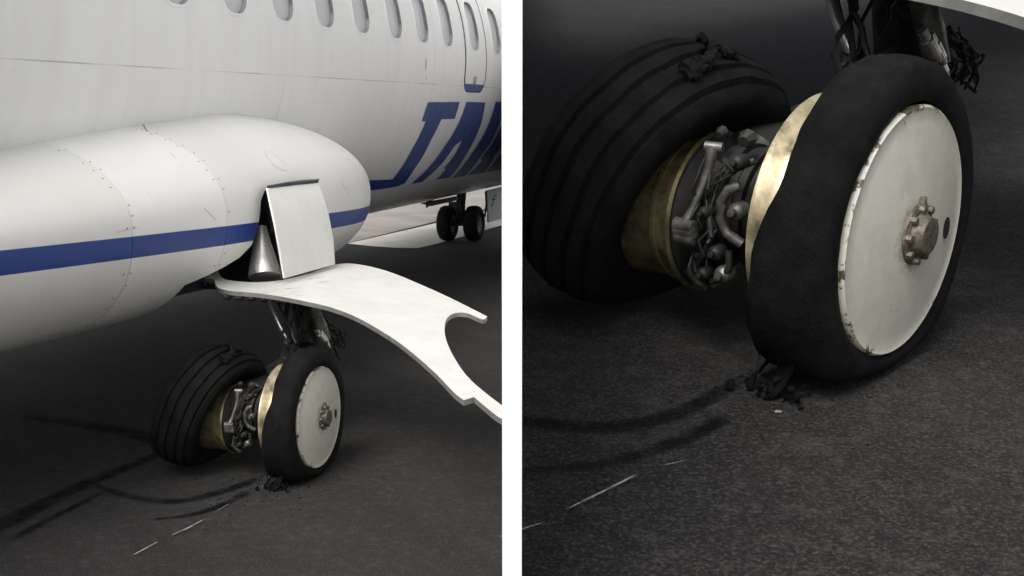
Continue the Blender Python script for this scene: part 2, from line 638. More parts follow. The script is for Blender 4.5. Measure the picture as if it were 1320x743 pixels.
def ribbon(name, pts, widths, proj, lift, mat, up):
    P = []
    for (x, y) in pts:
        P.append(proj(x, y))
    # smooth the course
    Q, W = [], []
    k = len(P)
    for i in range(k - 1):
        p0, p1, p2, p3 = P[max(i - 1, 0)], P[i], P[i + 1], P[min(i + 2, k - 1)]
        for s in range(8):
            t = s / 8
            Q.append(0.5 * ((2 * p1) + (p2 - p0) * t + (2 * p0 - 5 * p1 + 4 * p2 - p3) * t * t + (3 * p1 - p0 - 3 * p2 + p3) * t ** 3))
            W.append(widths[i] * (1 - t) + widths[i + 1] * t)
    Q.append(P[-1])
    W.append(widths[-1])
    V, E, Fc = [], [], []
    n = len(Q)
    for i, q in enumerate(Q):
        tg = (Q[min(i + 1, n - 1)] - Q[max(i - 1, 0)]).normalized()
        sd_ = tg.cross(up).normalized()
        fade = min(1.0, min(i, n - 1 - i) / 3.0)
        for j, e in ((-1, 0.0), (-0.5, 0.8), (0, 1.0), (0.5, 0.8), (1, 0.0)):
            V.append(q + sd_ * (j * W[i] / 2) + up * lift)
            E.append(e * fade)
    for i in range(n - 1):
        for j in range(4):
            Fc.append((i * 5 + j, i * 5 + j + 1, (i + 1) * 5 + j + 1, (i + 1) * 5 + j))
    return structure(name, make_mesh(name, V, Fc, mat, None, {'edge': E}))


UPZ = Vector((0, 0, 1))
ribbon('skid_mark', [(-20, 690), (60, 648), (140, 612), (235, 575)], [0.16, 0.14, 0.12, 0.10], on_ground, 0.004, MAT['skid'], UPZ)
ribbon('skid_mark', [(10, 700), (70, 668), (140, 632)], [0.06, 0.06, 0.04], on_ground, 0.006, MAT['skid'], UPZ)
ribbon('skid_mark', [(20, 535), (110, 548), (180, 562), (250, 585)], [0.10, 0.16, 0.18, 0.14], on_ground, 0.004, MAT['skid'], UPZ)
ribbon('skid_mark', [(112, 622), (160, 640), (215, 648), (270, 640), (340, 616)], [0.03, 0.07, 0.09, 0.09, 0.07], on_ground, 0.008, MAT['skid'], UPZ)
ribbon('skid_mark', [(190, 671), (240, 666), (285, 653), (325, 632)], [0.03, 0.06, 0.07, 0.06], on_ground, 0.004, MAT['skid'], UPZ)
ribbon('scrape_mark', [(170, 720), (190, 709), (205, 701)], [0.008, 0.012, 0.007], on_ground, 0.010, MAT['scrape'], UPZ)
ribbon('scrape_mark', [(216, 695), (240, 685), (266, 671)], [0.006, 0.013, 0.010], on_ground, 0.010, MAT['scrape'], UPZ)
ribbon('scrape_mark', [(275, 664), (300, 650)], [0.005, 0.004], on_ground, 0.010, MAT['scrape'], UPZ)
ribbon('skid_mark', [(640, 540), (720, 550), (800, 552), (880, 532), (960, 488)], [0.06, 0.065, 0.07, 0.055, 0.04], on_ramp, 0.004, MAT['skid'], N2)
ribbon('skid_mark', [(640, 612), (720, 607), (800, 596), (880, 570), (945, 535)], [0.025, 0.03, 0.035, 0.045, 0.04], on_ramp, 0.006, MAT['skid'], N2)
ribbon('scrape_mark', [(728, 664), (775, 641), (826, 615)], [0.004, 0.0075, 0.006], on_ramp, 0.008, MAT['scrape'], N2)
ribbon('scrape_mark', [(640, 700), (675, 688), (705, 679)], [0.003, 0.006, 0.003], on_ramp, 0.008, MAT['scrape'], N2)
ribbon('scrape_mark', [(850, 607), (890, 598)], [0.005, 0.003], on_ramp, 0.008, MAT['scrape'], N2)

# ------------------------------------------------------------------ the plane: fuselage, windows, door, lettering
def root_empty(name, M, label, group):
    e = bpy.data.objects.new(name, None)
    e.empty_display_size = 0.5
    COL.objects.link(e)
    e.matrix_world = M
    tag(e, label, 'plane', group)
    return e


plane = root_empty('passenger_plane', M_FIRST, 'white passenger plane with windows and blue lettering, seen whole to its twin nose wheels', 'slumped planes')
close = root_empty('passenger_plane', M_SECOND, 'dark underside of a plane filling the close view, its big pale hub cap in front', 'slumped planes')


def fuselage_body():
    us = [-6.0 + 0.5 * i for i in range(44)]
    prof = [(u, 1.0, 0.0) for u in us]                   # u to 15.5
    for i in range(1, 13):
        k = i / 12
        prof.append((15.5 + 3.3 * k, max(math.sqrt(max(1 - k ** 2.2, 0)), 0.03), -0.25 * k * k))
    n = 128
    V, Fc = [], []
    for u, s, dz in prof:
        for j in range(n):
            a = 2 * math.pi * j / n
            V.append(Vector((u, YC - R_F * s * math.cos(a), ZC + dz + R_F * s * math.sin(a))) - BASE)
    for i in range(len(prof) - 1):
        for j in range(n):
            Fc.append((i * n + j, i * n + (j + 1) % n, (i + 1) * n + (j + 1) % n, (i + 1) * n + j))
    Fc.append(tuple(range(n)))
    Fc.append(tuple((len(prof) - 1) * n + j for j in range(n)))
    return make_mesh('fuselage', V, Fc, MAT['fuselage'], 35)


def rounded(u0, s0, hu, hs_, r, n=7):
    out = []
    for cx, cy, a0 in ((hu - r, hs_ - r, 0), (-hu + r, hs_ - r, 90), (-hu + r, -hs_ + r, 180), (hu - r, -hs_ + r, 270)):
        for i in range(n + 1):
            a = math.radians(a0 + 90 * i / n)
            out.append((u0 + cx + r * math.cos(a), s0 + cy + r * math.sin(a)))
    dense = []
    for (p, q), (p2, q2) in zip(out, out[1:] + out[:1]):
        m_ = max(1, int(abs(q2 - q) / 0.05))
        dense += [(p + (p2 - p) * i / m_, q + (q2 - q) * i / m_) for i in range(m_)]
    return dense


def patch(polys, h, mat, name, step=0.05, thick=0.0):
    """Sheet that follows the fuselage skin; polys are outlines in (u, arc)."""
    bm = bmesh.new()
    for poly in polys:
        vs_ = [bm.verts.new((u, s, 0)) for u, s in poly]
        bm.faces.new(vs_)
    bmesh.ops.triangulate(bm, faces=bm.faces[:])
    lo = min(v.co.y for v in bm.verts)
    hi = max(v.co.y for v in bm.verts)
    k = int((hi - lo) / step)
    for i in range(1, k + 1):
        bmesh.ops.bisect_plane(bm, geom=bm.verts[:] + bm.edges[:] + bm.faces[:], dist=1e-5,
                               plane_co=(0, lo + i * step, 0), plane_no=(0, 1, 0))
    if thick:
        ex = bmesh.ops.extrude_face_region(bm, geom=bm.faces[:])
        for v in ex['geom']:
            if isinstance(v, bmesh.types.BMVert):
                v.co.z = thick
    for v in bm.verts:
        v.co = cyl(v.co.x, v.co.y, h + v.co.z) - BASE
    bmesh.ops.recalc_face_normals(bm, faces=bm.faces)
    me = bpy.data.meshes.new(name)
    bm.to_mesh(me)
    bm.free()
    me.materials.append(mat)
    if not thick:
        # face outwards
        c = sum((p.normal.dot(p.center + BASE - Vector((p.center.x + BASE.x, YC, ZC))) for p in me.polygons))
        if c < 0:
            me.flip_normals()
    me.polygons.foreach_set('use_smooth', [True] * len(me.polygons))
    me.set_sharp_from_angle(angle=math.radians(35))
    return me


WIN_PX = [(44, -24), (142, -7), (229, 13), (305, 27), (367, 37), (421, 43), (468, 51), (511, 56), (546, 61), (578, 65), (641, 70)]
DOOR_PX = (612.5, 68)
win_u = [on_fuselage(x, y)[0] for x, y in WIN_PX]
S0, HU, HS = 0.275, 0.132, 0.208
# one more towards the tail, outside the frame
body = fuselage_body()
cut = Geo()
for u in win_u + [on_fuselage(*DOOR_PX)[0]]:
    ol = rounded(u, S0, HU, HS, 0.10)
    k = len(ol)
    cut.add([cyl(a, s, 0.05) for a, s in ol] + [cyl(a, s, -0.035) for a, s in ol],
            [tuple(range(k)), tuple(range(k, 2 * k))] + [(i, (i + 1) % k, k + (i + 1) % k, k + i) for i in range(k)])
body2 = body.copy()
body = boolean_cut(body, cut.mesh('cutter', MAT['reveal'], None))
body.polygons.foreach_set('use_smooth', [True] * len(body.polygons))
body.set_sharp_from_angle(angle=math.radians(35))
link('fuselage', cut_at_divider(body, M_FIRST, -1), plane)
body2.set_sharp_from_angle(angle=math.radians(35))
link('fuselage', cut_at_divider(body2, M_SECOND, 1), close)


def ring(name, u, s, hu, hs_, r, wd, h, mat):
    a = rounded(u, s, hu + wd, hs_ + wd, r + wd)
    b = rounded(u, s, hu, hs_, r)
    k = len(a)
    V = [cyl(p, q, -0.002) - BASE for p, q in a] + [cyl(p, q, h) - BASE for p, q in [(u + (p - u) * 0.97, s + (q - s) * 0.98) for p, q in a]] \
        + [cyl(p, q, h) - BASE for p, q in b] + [cyl(p, q, -0.02) - BASE for p, q in b]
    Fc = []
    for m_ in range(3):
        for i in range(k):
            Fc.append((m_ * k + i, m_ * k + (i + 1) % k, (m_ + 1) * k + (i + 1) % k, (m_ + 1) * k + i))
    return make_mesh(name, V, Fc, [mat, MAT['reveal']], 30, midx=[0] * (2 * k) + [1] * k)


for u in win_u:
    wn = link('window', ring('window', u, S0, HU, HS, 0.10, 0.02, 0.0025, MAT['fuselage']), plane)
    link('pane', patch([rounded(u, S0, HU - 0.002, HS - 0.002, 0.098)], -0.026, MAT['pane'], 'pane'), wn)

ud = on_fuselage(*DOOR_PX)[0]
dlo = on_fuselage(613, 119)[1]
du0, du1 = on_fuselage(600, 70)[0], on_fuselage(627, 72)[0]
dc, dh = (du0 + du1) / 2, (du1 - du0) / 2
dhi = 1.0
dm, dhs = (dhi + dlo) / 2, (dhi - dlo) / 2
door = link('service_door', ring('service_door', dc, dm, dh - 0.012, dhs - 0.012, 0.12, 0.022, 0.004, MAT['seal']), plane)
sill_t = on_fuselage(613, 109)[1]
bt = [(a, s) for a, s in rounded(dc, dm, dh - 0.014, dhs - 0.014, 0.118) if s < sill_t]
bt = [(dc + dh - 0.014, sill_t)] + [p for p in bt if p[0] > dc][::-1] + [p for p in bt if p[0] <= dc][::-1] + [(dc - dh + 0.014, sill_t)]
link('door_sill', patch([bt], 0.003, MAT['blue'], 'door_sill'), door)
pl = on_fuselage(612, 104)
link('placard', patch([rounded(pl[0], pl[1], 0.045, 0.035, 0.008, 2)], 0.003, simple('placard_brown', (0.35, 0.24, 0.14), 0.6, 0, (0.6, 0.55, 0.45), 70, 0.8), 'placard'), door)
wn = link('door_window', ring('door_window', ud, S0, HU, HS, 0.10, 0.02, 0.0025, MAT['fuselage']), door)
link('pane', patch([rounded(ud, S0, HU - 0.002, HS - 0.002, 0.098)], -0.026, MAT['pane'], 'pane'), door)
COL.objects.unlink(wn)
bpy.data.objects.remove(wn)
link('window_rim', ring('window_rim', ud, S0, HU, HS, 0.10, 0.02, 0.0025, MAT['fuselage']), door)


def zoomed(pts):
    return [on_fuselage(460 + x / 4.645, 100 + y / 4.645) for x, y in pts]


LET_T = [(20, 616), (213, 610), (330, 430), (412, 262), (387, 262), (425, 148), (615, 146), (583, 248), (505, 250), (445, 370), (335, 560),
         (287, 632), (240, 652), (140, 668), (20, 682)]
LET_A = [(655, 146), (768, 150), (740, 285), (660, 450), (555, 598), (475, 612), (530, 552), (520, 543), (585, 462), (628, 375), (585, 408),
         (500, 525), (390, 625), (325, 636), (425, 545), (520, 420), (610, 270)]
LET_R1 = [(830, 146), (930, 146), (900, 200), (862, 252), (800, 390), (735, 480), (650, 588), (568, 602), (690, 450), (770, 320)]
LET_R2 = [(930, 190), (865, 290), (800, 405), (737, 487), (752, 492), (665, 583), (765, 568), (830, 460), (930, 330)]
LET_R3 = [(930, 372), (840, 480), (770, 565), (930, 545)]
link('letter', patch([zoomed(LET_T)], 0.003, MAT['blue'], 'letter'), plane, 'blue slanting letter T whose foot runs back as a stripe')
link('letter', patch([zoomed(LET_A)], 0.003, MAT['blue'], 'letter'), plane, 'blue slanting letter A')
link('letter', patch([zoomed(LET_R1), zoomed(LET_R2), zoomed(LET_R3)], 0.003, MAT['blue'], 'letter'), plane, 'blue slanting letter R cut off by the wall')

# stains under the windows
stain = simple('stain_brown', (0.36, 0.31, 0.22), 0.6, 0, (0.62, 0.6, 0.55), 30, 0.8)
for x, y, hw, hh in ((549, 83, 0.012, 0.04), (549, 101, 0.008, 0.012)):
    c = on_fuselage(x, y)
    link('stain', patch([rounded(c[0], c[1], hw, hh, hw * 0.9, 3)], 0.002, stain, 'stain'), plane)

# ------------------------------------------------------------------ wheel fairing
FY, FZ, FA, FB = 3.62, HC - 0.49, 0.86, 0.53
U_TOP, U_TIP = 5.9, 7.72


def fair_point(u, a):
    """Skin of the fairing at station u, section angle a (0 outboard, 90 deg up)."""
    if u > U_TOP:
        k = min((u - U_TOP) / (U_TIP - U_TOP), 1.0)
        s = max((1 - k ** 2.3), 0.0) ** 0.5
        cy, cz = FY - 0.06 * k, FZ - 0.06 * k
    elif u < 5.0:
        k = min((5.0 - u) / 6.5, 1.0)
        s = max(1 - k ** 1.6, 0.0) ** 0.6
        s = max(s, 0.05)
        cy, cz = FY + 0.25 * k, FZ - 0.05 * k
    else:
        s, cy, cz = 1.0, FY, FZ
    c, sn = math.cos(a), math.sin(a)
    e = 2 / 2.25
    fb = FB
    if sn > 0:
        fb = 0.29 + 0.21 * min(max((u - 3.2) / 2.6, 0.0), 1.0)
    return Vector((u, cy - FA * s * math.copysign(abs(c) ** e, c), cz + fb * s * math.copysign(abs(sn) ** e, sn)))


def fairing_solid():
    us = [-1.4 + 0.2 * i for i in range(33)] + [5.2 + 0.1 * i for i in range(8)]
    us += [U_TOP + (U_TIP - U_TOP) * math.sin(math.pi / 2 * i / 24) for i in range(1, 25)]
    us[-1] -= 0.0005
    n = 72
    V, Fc = [], []
    for u in us:
        for j in range(n):
            V.append(fair_point(u, 2 * math.pi * j / n) - BASE)
    for i in range(len(us) - 1):
        for j in range(n):
            Fc.append((i * n + j, i * n + (j + 1) % n, (i + 1) * n + (j + 1) % n, (i + 1) * n + j))
    Fc.append(tuple(range(n)))
    Fc.append(tuple((len(us) - 1) * n + j for j in range(n)))
    return make_mesh('wheel_fairing', V, Fc, MAT['fairing'], 40)


# opening of the wheel bay: prism across, outline traced at the skin
LAT = -2.765
bay_px = [(347, 241), (335, 247), (328, 260), (325, 290), (322, 318), (312, 335), (296, 348), (275, 362), (258, 372), (262, 470), (420, 470), (415, 330), (405, 290), (392, 240)]
bay = [on_lateral(x, y, LAT) for x, y in bay_px]
cg = Geo()
k = len(bay)
cg.add([Vector((p.x, 1.5, p.z)) for p in bay] + [Vector((p.x + 0.1, 3.55, p.z)) for p in bay],
       [tuple(range(k)), tuple(range(k, 2 * k))] + [(i, (i + 1) % k, k + (i + 1) % k, k + i) for i in range(k)])
fair = boolean_cut(fairing_solid(), cg.mesh('cutter', MAT['bay'], None))
fair.polygons.foreach_set('use_smooth', [True] * len(fair.polygons))
fair.set_sharp_from_angle(angle=math.radians(40))


def slanted(xa, ya, xb, yb, na=-3.2, nb=-2.78):
    """Seam plane through two traced points, cutting the fairing across."""
    a, b = on_lateral(xa, ya, na), on_lateral(xb, yb, nb)
    nrm = Vector((1, 0, 0))
    d = (b - a)
    nrm = Vector((1, -d.x / d.y if abs(d.y) > 1e-6 else 0, 0)).normalized()
    return b - BASE, nrm


seams = [slanted(72, 181, 176, 304), slanted(181, 158, 288, 291), slanted(352, 180, 440, 270, -3.2, -3.0)]
seams[2] = (Vector((6.6, 2.8, 0)) - BASE, Vector((1, 0, 0)))
GAP = 0.0017
mats = [MAT['fairing_warm'], MAT['fairing_bright'], MAT['fairing'], MAT['fairing']]
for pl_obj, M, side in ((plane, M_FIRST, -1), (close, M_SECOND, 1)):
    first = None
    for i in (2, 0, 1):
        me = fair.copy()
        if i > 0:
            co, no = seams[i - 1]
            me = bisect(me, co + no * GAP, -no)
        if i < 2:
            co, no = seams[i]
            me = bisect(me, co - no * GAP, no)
        me = cut_at_divider(me, M, side)
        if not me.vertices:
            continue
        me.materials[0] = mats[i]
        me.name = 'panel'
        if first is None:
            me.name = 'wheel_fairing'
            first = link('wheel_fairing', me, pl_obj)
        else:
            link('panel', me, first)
    if pl_obj is plane:
        fairing_obj = first
# screw heads along the seams
gs = Geo()
for co, no in seams[:2]:
    for i in range(26):
        a = math.radians(95 - i * 6.2)
        for du in (-0.022, 0.022):
            if random.random() < 0.35:
                continue
            base = fair_point(5.2, a)
            u = (co.x + BASE.x) - no.y / no.x * (base.y - (co.y + BASE.y)) + du
            p = fair_point(u, a)
            q = fair_point(u, a + 0.02)
            r_ = fair_point(u + 0.02, a)
            nn = (q - p).cross(r_ - p).normalized()
            if nn.y > 0:
                nn = -nn
            gs.lathe([(-0.002, 0.0042), (0.0006, 0.0038)], p, nn, 7)
from mathutils.bvhtree import BVHTree
fb_ = bmesh.new()
fb_.from_mesh(fair)
BVH = BVHTree.FromBMesh(fb_)
fb_.free()


def on_fairing(x, y):
    d = ray_a(x, y)
    loc, nrm, _i, _d = BVH.ray_cast(O - BASE, d)
    return loc, nrm


def scratch(name, px, wd, mat, parent, lift=0.0012):
    V, Fc = [], []
    pts_ = [on_fairing(*p) for p in px]
    pts_ = [p for p in pts_ if p[0] is not None]
    for i, (p, n_) in enumerate(pts_):
        tg = (pts_[min(i + 1, len(pts_) - 1)][0] - pts_[max(i - 1, 0)][0]).normalized()
        sd_ = tg.cross(n_).normalized()
        wv_ = wd * (0.35 + 0.65 * math.sin(math.pi * (i + 0.4) / len(pts_)))
        V += [p + sd_ * wv_ / 2 + n_ * lift, p - sd_ * wv_ / 2 + n_ * lift]
    for i in range(len(pts_) - 1):
        Fc.append((2 * i, 2 * i + 1, 2 * i + 3, 2 * i + 2))
    return link(name, make_mesh(name, V, Fc, mat), parent)


MAT['scuff'] = simple('scuff_dark', (0.20, 0.185, 0.16), 0.7, 0, (0.42, 0.41, 0.38), 90, 0.9)
MAT['scuff_pale'] = simple('scuff_grey', (0.47, 0.46, 0.44), 0.6, 0, (0.60, 0.60, 0.58), 60, 0.9)
for px_, wd_, mt_ in (([(340, 193), (344, 203), (351, 212), (360, 218), (370, 221)], 0.006, 'scuff_pale'),
                      ([(345, 193), (352, 198), (362, 206), (370, 215)], 0.005, 'scuff_pale'),
                      ([(176, 160), (184, 157.5), (196, 155.5), (208, 155)], 0.012, 'scuff'),
                      ([(183, 158), (186, 164), (190, 170)], 0.009, 'scuff'),
                      ([(352, 239), (372, 236), (392, 233.5), (412, 231.5)], 0.014, 'scuff'),
                      ([(440, 236), (446, 244), (449, 252)], 0.008, 'scuff_pale'),
                      ([(150, 300), (164, 296), (176, 294)], 0.004, 'scuff_pale'),
                      ([(262, 268), (270, 276), (278, 284)], 0.007, 'scuff_pale'),
                      ([(205, 180), (222, 200), (236, 218)], 0.004, 'scuff_pale')):
    scratch('scuff', px_, wd_, MAT[mt_], fairing_obj)
sc = link('screw_heads', gs.mesh('screw_heads', simple('screw_grey', (0.20, 0.18, 0.15), 0.5, 0.4), 30), fairing_obj)
sc['kind'] = 'stuff'

# ------------------------------------------------------------------ doors of the main gear
PLATE_Z = lambda P: HC - 0.78 - 0.10 * (-P.y + 3.14)
plate_px = [(250, 352), (256, 347), (279, 345), (286, 358), (300, 362), (330, 364), (365, 361), (400, 352), (434, 341), (462, 341), (500, 350),
            (540, 366), (580, 384), (610, 399), (628, 408), (622, 412), (602, 404), (586, 404), (576, 411), (573, 424), (576, 441), (586, 462),
            (602, 485), (625, 506), (662, 534), (662, 548), (640, 536), (611, 512), (598, 516), (585, 506), (560, 480), (520, 446), (485, 423),
            (455, 407), (425, 396), (395, 389), (365, 383), (330, 378), (295, 375), (280, 370), (275, 361), (262, 358)]
corner = {(250, 352), (628, 408), (662, 534), (662, 548), (611, 512), (598, 516), (279, 345)}
runs, cur = [], [plate_px[0]]
for q in plate_px[1:] + plate_px[:1]:
    cur.append(q)
    if q in corner:
        runs.append(cur)
        cur = [q]
sm_px = []
for run_ in runs:
    for i in range(len(run_) - 1):
        p0, p1, p2, p3 = [Vector(run_[min(max(i + d_, 0), len(run_) - 1)]) for d_ in (-1, 0, 1, 2)]
        for k_ in range(4):
            t = k_ / 4
            q = 0.5 * ((2 * p1) + (p2 - p0) * t + (2 * p0 - 5 * p1 + 4 * p2 - p3) * t * t + (3 * p1 - p0 - 3 * p2 + p3) * t ** 3)
            sm_px.append((q.x, q.y))
pts = [on_height(x, y, PLATE_Z) for x, y in sm_px]
bm = bmesh.new()
vs_ = [bm.verts.new(p - BASE) for p in pts]
f_ = bm.faces.new(vs_)
f_.normal_update()
if f_.normal.z < 0:
    f_.normal_flip()
ex = bmesh.ops.extrude_face_region(bm, geom=[f_])
ev = [e for e in ex['geom'] if isinstance(e, bmesh.types.BMVert)]
for v in ev:
    v.co.z -= 0.020
bmesh.ops.triangulate(bm, faces=[f for f in bm.faces if len(f.verts) > 4])
bmesh.ops.recalc_face_normals(bm, faces=bm.faces)
bm.normal_update()
for f in bm.faces:
    f.material_index = 0 if f.normal.z > 0.5 else 1
me = bpy.data.meshes.new('gear_door')
bm.to_mesh(me)
bm.free()
me.materials.append(MAT['white'])
me.materials.append(MAT['edge'])


def both(name, me, label=None, cut=False):
    """The same part on the plane and on the plane of the close view."""
    if cut:
        a = link(name, cut_at_divider(me, M_FIRST, -1), plane, label)
        b = link(name, cut_at_divider(me, M_SECOND, 1), close, label)
    else:
        a = link(name, me, plane, label)
        b = link(name, me, close, label)
    return a, b


def under(name, me, parents, label=None):
    return [link(name, me, p, label) for p in parents]


gd = both('gear_door', me, cut=True)
gd[1].location.z -= 0.075          # hangs a little lower on this plane
# oil smears on the upper face of the door near the hinge
hk = Geo()
c0 = on_height(282, 362, PLATE_Z)
for i in range(5):
    c = on_height(292 + i * 16, 374 + i * 1.2, PLATE_Z)
    hk.lump(c + Vector((0, 0, -0.03)), 0.02, i, (1.3, 1.0, 0.8))
under('hinge_lug', hk.mesh('hinge_lug', MAT['grime']), gd)
sm = Geo()
for i in range(26):
    x = random.uniform(300, 440)
    y = random.uniform(352, 384)
    if y > 372 and x > 400:
        continue
    a = on_height(x, y, PLATE_Z) + Vector((0, 0, 0.0015))
    b = on_height(x + random.uniform(6, 26), y - random.uniform(1, 5), PLATE_Z) + Vector((0, 0, 0.0015))
    t_ = Vector((0.002 + random.random() * 0.003, 0.001, 0))
    sm.add([a - t_, a + t_, b + t_ * 0.4, b - t_ * 0.4], [(0, 1, 2, 3)])
for o_ in under('oil_smears', sm.mesh('oil_smears', simple('oil_smear', (0.15, 0.14, 0.12), 0.5), None), gd):
    o_['kind'] = 'stuff'

# upright curved door carried on the leg
rows = [((345, 243), (410, 236), -2.73), ((349, 262), (417, 254), -2.685), ((355, 290), (424, 278), -2.65), ((361, 322), (430, 310), -2.625), ((367, 359), (432, 341), -2.61)]
V, Fc = [], []
for (xl, yl), (xr, yr), n_ in rows:
    a, b = on_lateral(xl, yl, n_), on_lateral(xr, yr, n_)
    for i in range(5):
        V.append(a.lerp(b, i / 4) - BASE)
m0 = len(V)
V += [v + Vector((0.0, 0.010, 0.0)) for v in V]
for r in range(4):
    for i in range(4):
        q = (r * 5 + i, r * 5 + i + 1, (r + 1) * 5 + i + 1, (r + 1) * 5 + i)
        Fc.append(q)
        Fc.append(tuple(x + m0 for x in reversed(q)))
rim = [0, 1, 2, 3, 4, 9, 14, 19, 24, 23, 22, 21, 20, 15, 10, 5]
for i in range(16):
    a, b = rim[i], rim[(i + 1) % 16]
    Fc.append((a, b, b + m0, a + m0))
ld = both('leg_door', make_mesh('leg_door', V, Fc, MAT['door_white'], 35))
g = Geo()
g.tube([on_lateral(346, 241.5, -2.735), on_lateral(380, 236.5, -2.735), on_lateral(409, 234, -2.735)], 0.009, 8)  # dark bar in place of the shadow along the door's top edge
under('edge_shade', g.mesh('edge_shade', MAT['bay'], 40), ld)
# silver cone round the leg
top, bot = on_lateral(336, 293, -2.80), on_lateral(341, 352, -2.74)
g = Geo()
ax = (bot - top).normalized()
L = (bot - top).length
g.lathe([(0, 0.02), (0.0, 0.028), (L * 0.35, 0.043), (L * 0.75, 0.066), (L, 0.08), (L + 0.02, 0.078)], top, ax, 28)
cone = both('leg_fairing', g.mesh('leg_fairing', MAT['silver']))
g = Geo()
for i, (x0, y0, x1, y1) in enumerate(((338, 255, 352, 300), (344, 270, 360, 335), (349, 300, 364, 352))):
    g.tube([on_lateral(x0, y0, -2.86), on_lateral((x0 + x1) / 2 + 2, (y0 + y1) / 2, -2.84), on_lateral(x1, y1, -2.80)], 0.02, 8)
under('door_link', g.mesh('door_link', MAT['bay']), ld)

# ------------------------------------------------------------------ main wheels and brake
AX = Vector((0, 1, 0))                      # inboard along the axle (plane frame)


def G(t, f, z):
    """Axle frame: t inboard, f forward, z up from the hub."""
    return HUB + Vector((f, t, z))


def R(x, y, f=-0.1):
    """Axle-frame point traced from the close view, at forward offset f."""
    Lx = (1167 - x) / 736.0
    return G((Lx + 0.4 * f) / 0.917, f, (300 - y) / 736.0 - f * 0.17 * 0.5)


GZ = HUB.z                                   # hub above ground


def squash(p, t, r, g_):
    q = Vector(p)
    lim = 0.004
    if q.z < 0.045:
        q.z = max(lim, 0.045 - (0.045 - q.z) * 0.5)
    nzv = noise.noise(q * 7) * 0.009 + noise.noise(q * 24) * 0.0035 + noise.noise(q * 70) * 0.0012
    d = (q - (HUB + AX * t))
    d.y = 0
    if d.length > 0.01:
        q += d.normalized() * nzv
    return q


# rim
g = Geo()
g.lathe([(0.03, 0.05), (0.03, 0.208), (0.09, 0.205), (0.105, 0.216), (0.118, 0.222), (0.126, 0.212), (0.140, 0.205), (0.158, 0.210), (0.172, 0.224), (0.182, 0.226),
         (0.185, 0.220), (0.172, 0.20), (0.15, 0.19), (0.15, 0.06)], HUB, AX, 64)
wheel = both('wheel', g.mesh('wheel', MAT['gold']), 'outer wheel with bare brassy rim and black burst tyre')


def tear(p, t, r, g_):
    q = squash(p, t, r, g_)
    if t > 0.09:
        dz = (q.z - HUB.z) / 0.3
        q.y += 0.022 * noise.noise(Vector((q.x * 9, q.z * 9, 2.0))) - 0.03 * max(0.0, dz) + 0.04 * max(0.0, 0.1 - dz)
    return q


g = Geo()
g.lathe([(0.004, 0.2255), (-0.002, 0.240), (-0.001, 0.266), (0.005, 0.286), (0.016, 0.298), (0.04, 0.303), (0.075, 0.304), (0.104, 0.302), (0.122, 0.296), (0.131, 0.275),
         (0.132, 0.248), (0.126, 0.232), (0.10, 0.228), (0.06, 0.226)], HUB, AX, 96, True, tear)
under('tyre', g.mesh('tyre', MAT['rubber'], 50), wheel)
g = Geo()
g.lathe([(0.02, 0.10), (0.014, 0.222), (0.002, 0.2235), (-0.003, 0.219), (-0.001, 0.212), (-0.004, 0.19), (-0.012, 0.13), (-0.017, 0.07), (-0.018, 0.05), (-0.018, 0.004)], HUB, AX, 72)
under('hub_cap', g.mesh('hub_cap', MAT['hub'], 50), wheel)
g = Geo()
c = G(0, 0.005, 0.0)
g.lathe([(-0.012, 0.056), (-0.022, 0.054), (-0.026, 0.046), (-0.024, 0.040), (-0.032, 0.036), (-0.044, 0.032), (-0.047, 0.018), (-0.044, 0.004)], c, AX, 28)
for i in range(9):
    a = 2 * math.pi * i / 9 + 0.3
    g.lathe([(-0.02, 0.008), (-0.033, 0.007), (-0.034, 0.003)], c + Vector((math.cos(a) * 0.047, 0, math.sin(a) * 0.047)), AX, 6)
g.tube([c + Vector((0.0, -0.024, 0.03)), c + Vector((0.004, -0.022, 0.066))], [0.012, 0.006], 8)
under('axle_nut', g.mesh('axle_nut', MAT['nut'], 40), wheel)
g = Geo()
ol = []
for i in range(16):
    a = 2 * math.pi * i / 16
    ol.append((math.cos(a) * 0.013, math.sin(a) * 0.021))
cv = G(-0.0125, 0.145, -0.018)
g.add([cv + Vector((x, 0.0, z)) for x, z in ol] + [cv + Vector((x * 0.8, 0.006, z * 0.8)) for x, z in ol],
      [tuple(range(16)), tuple(range(16, 32))] + [(i, (i + 1) % 16, 16 + (i + 1) % 16, 16 + i) for i in range(16)])
under('valve_hole', g.mesh('valve_hole', MAT['hole'], 30), wheel)
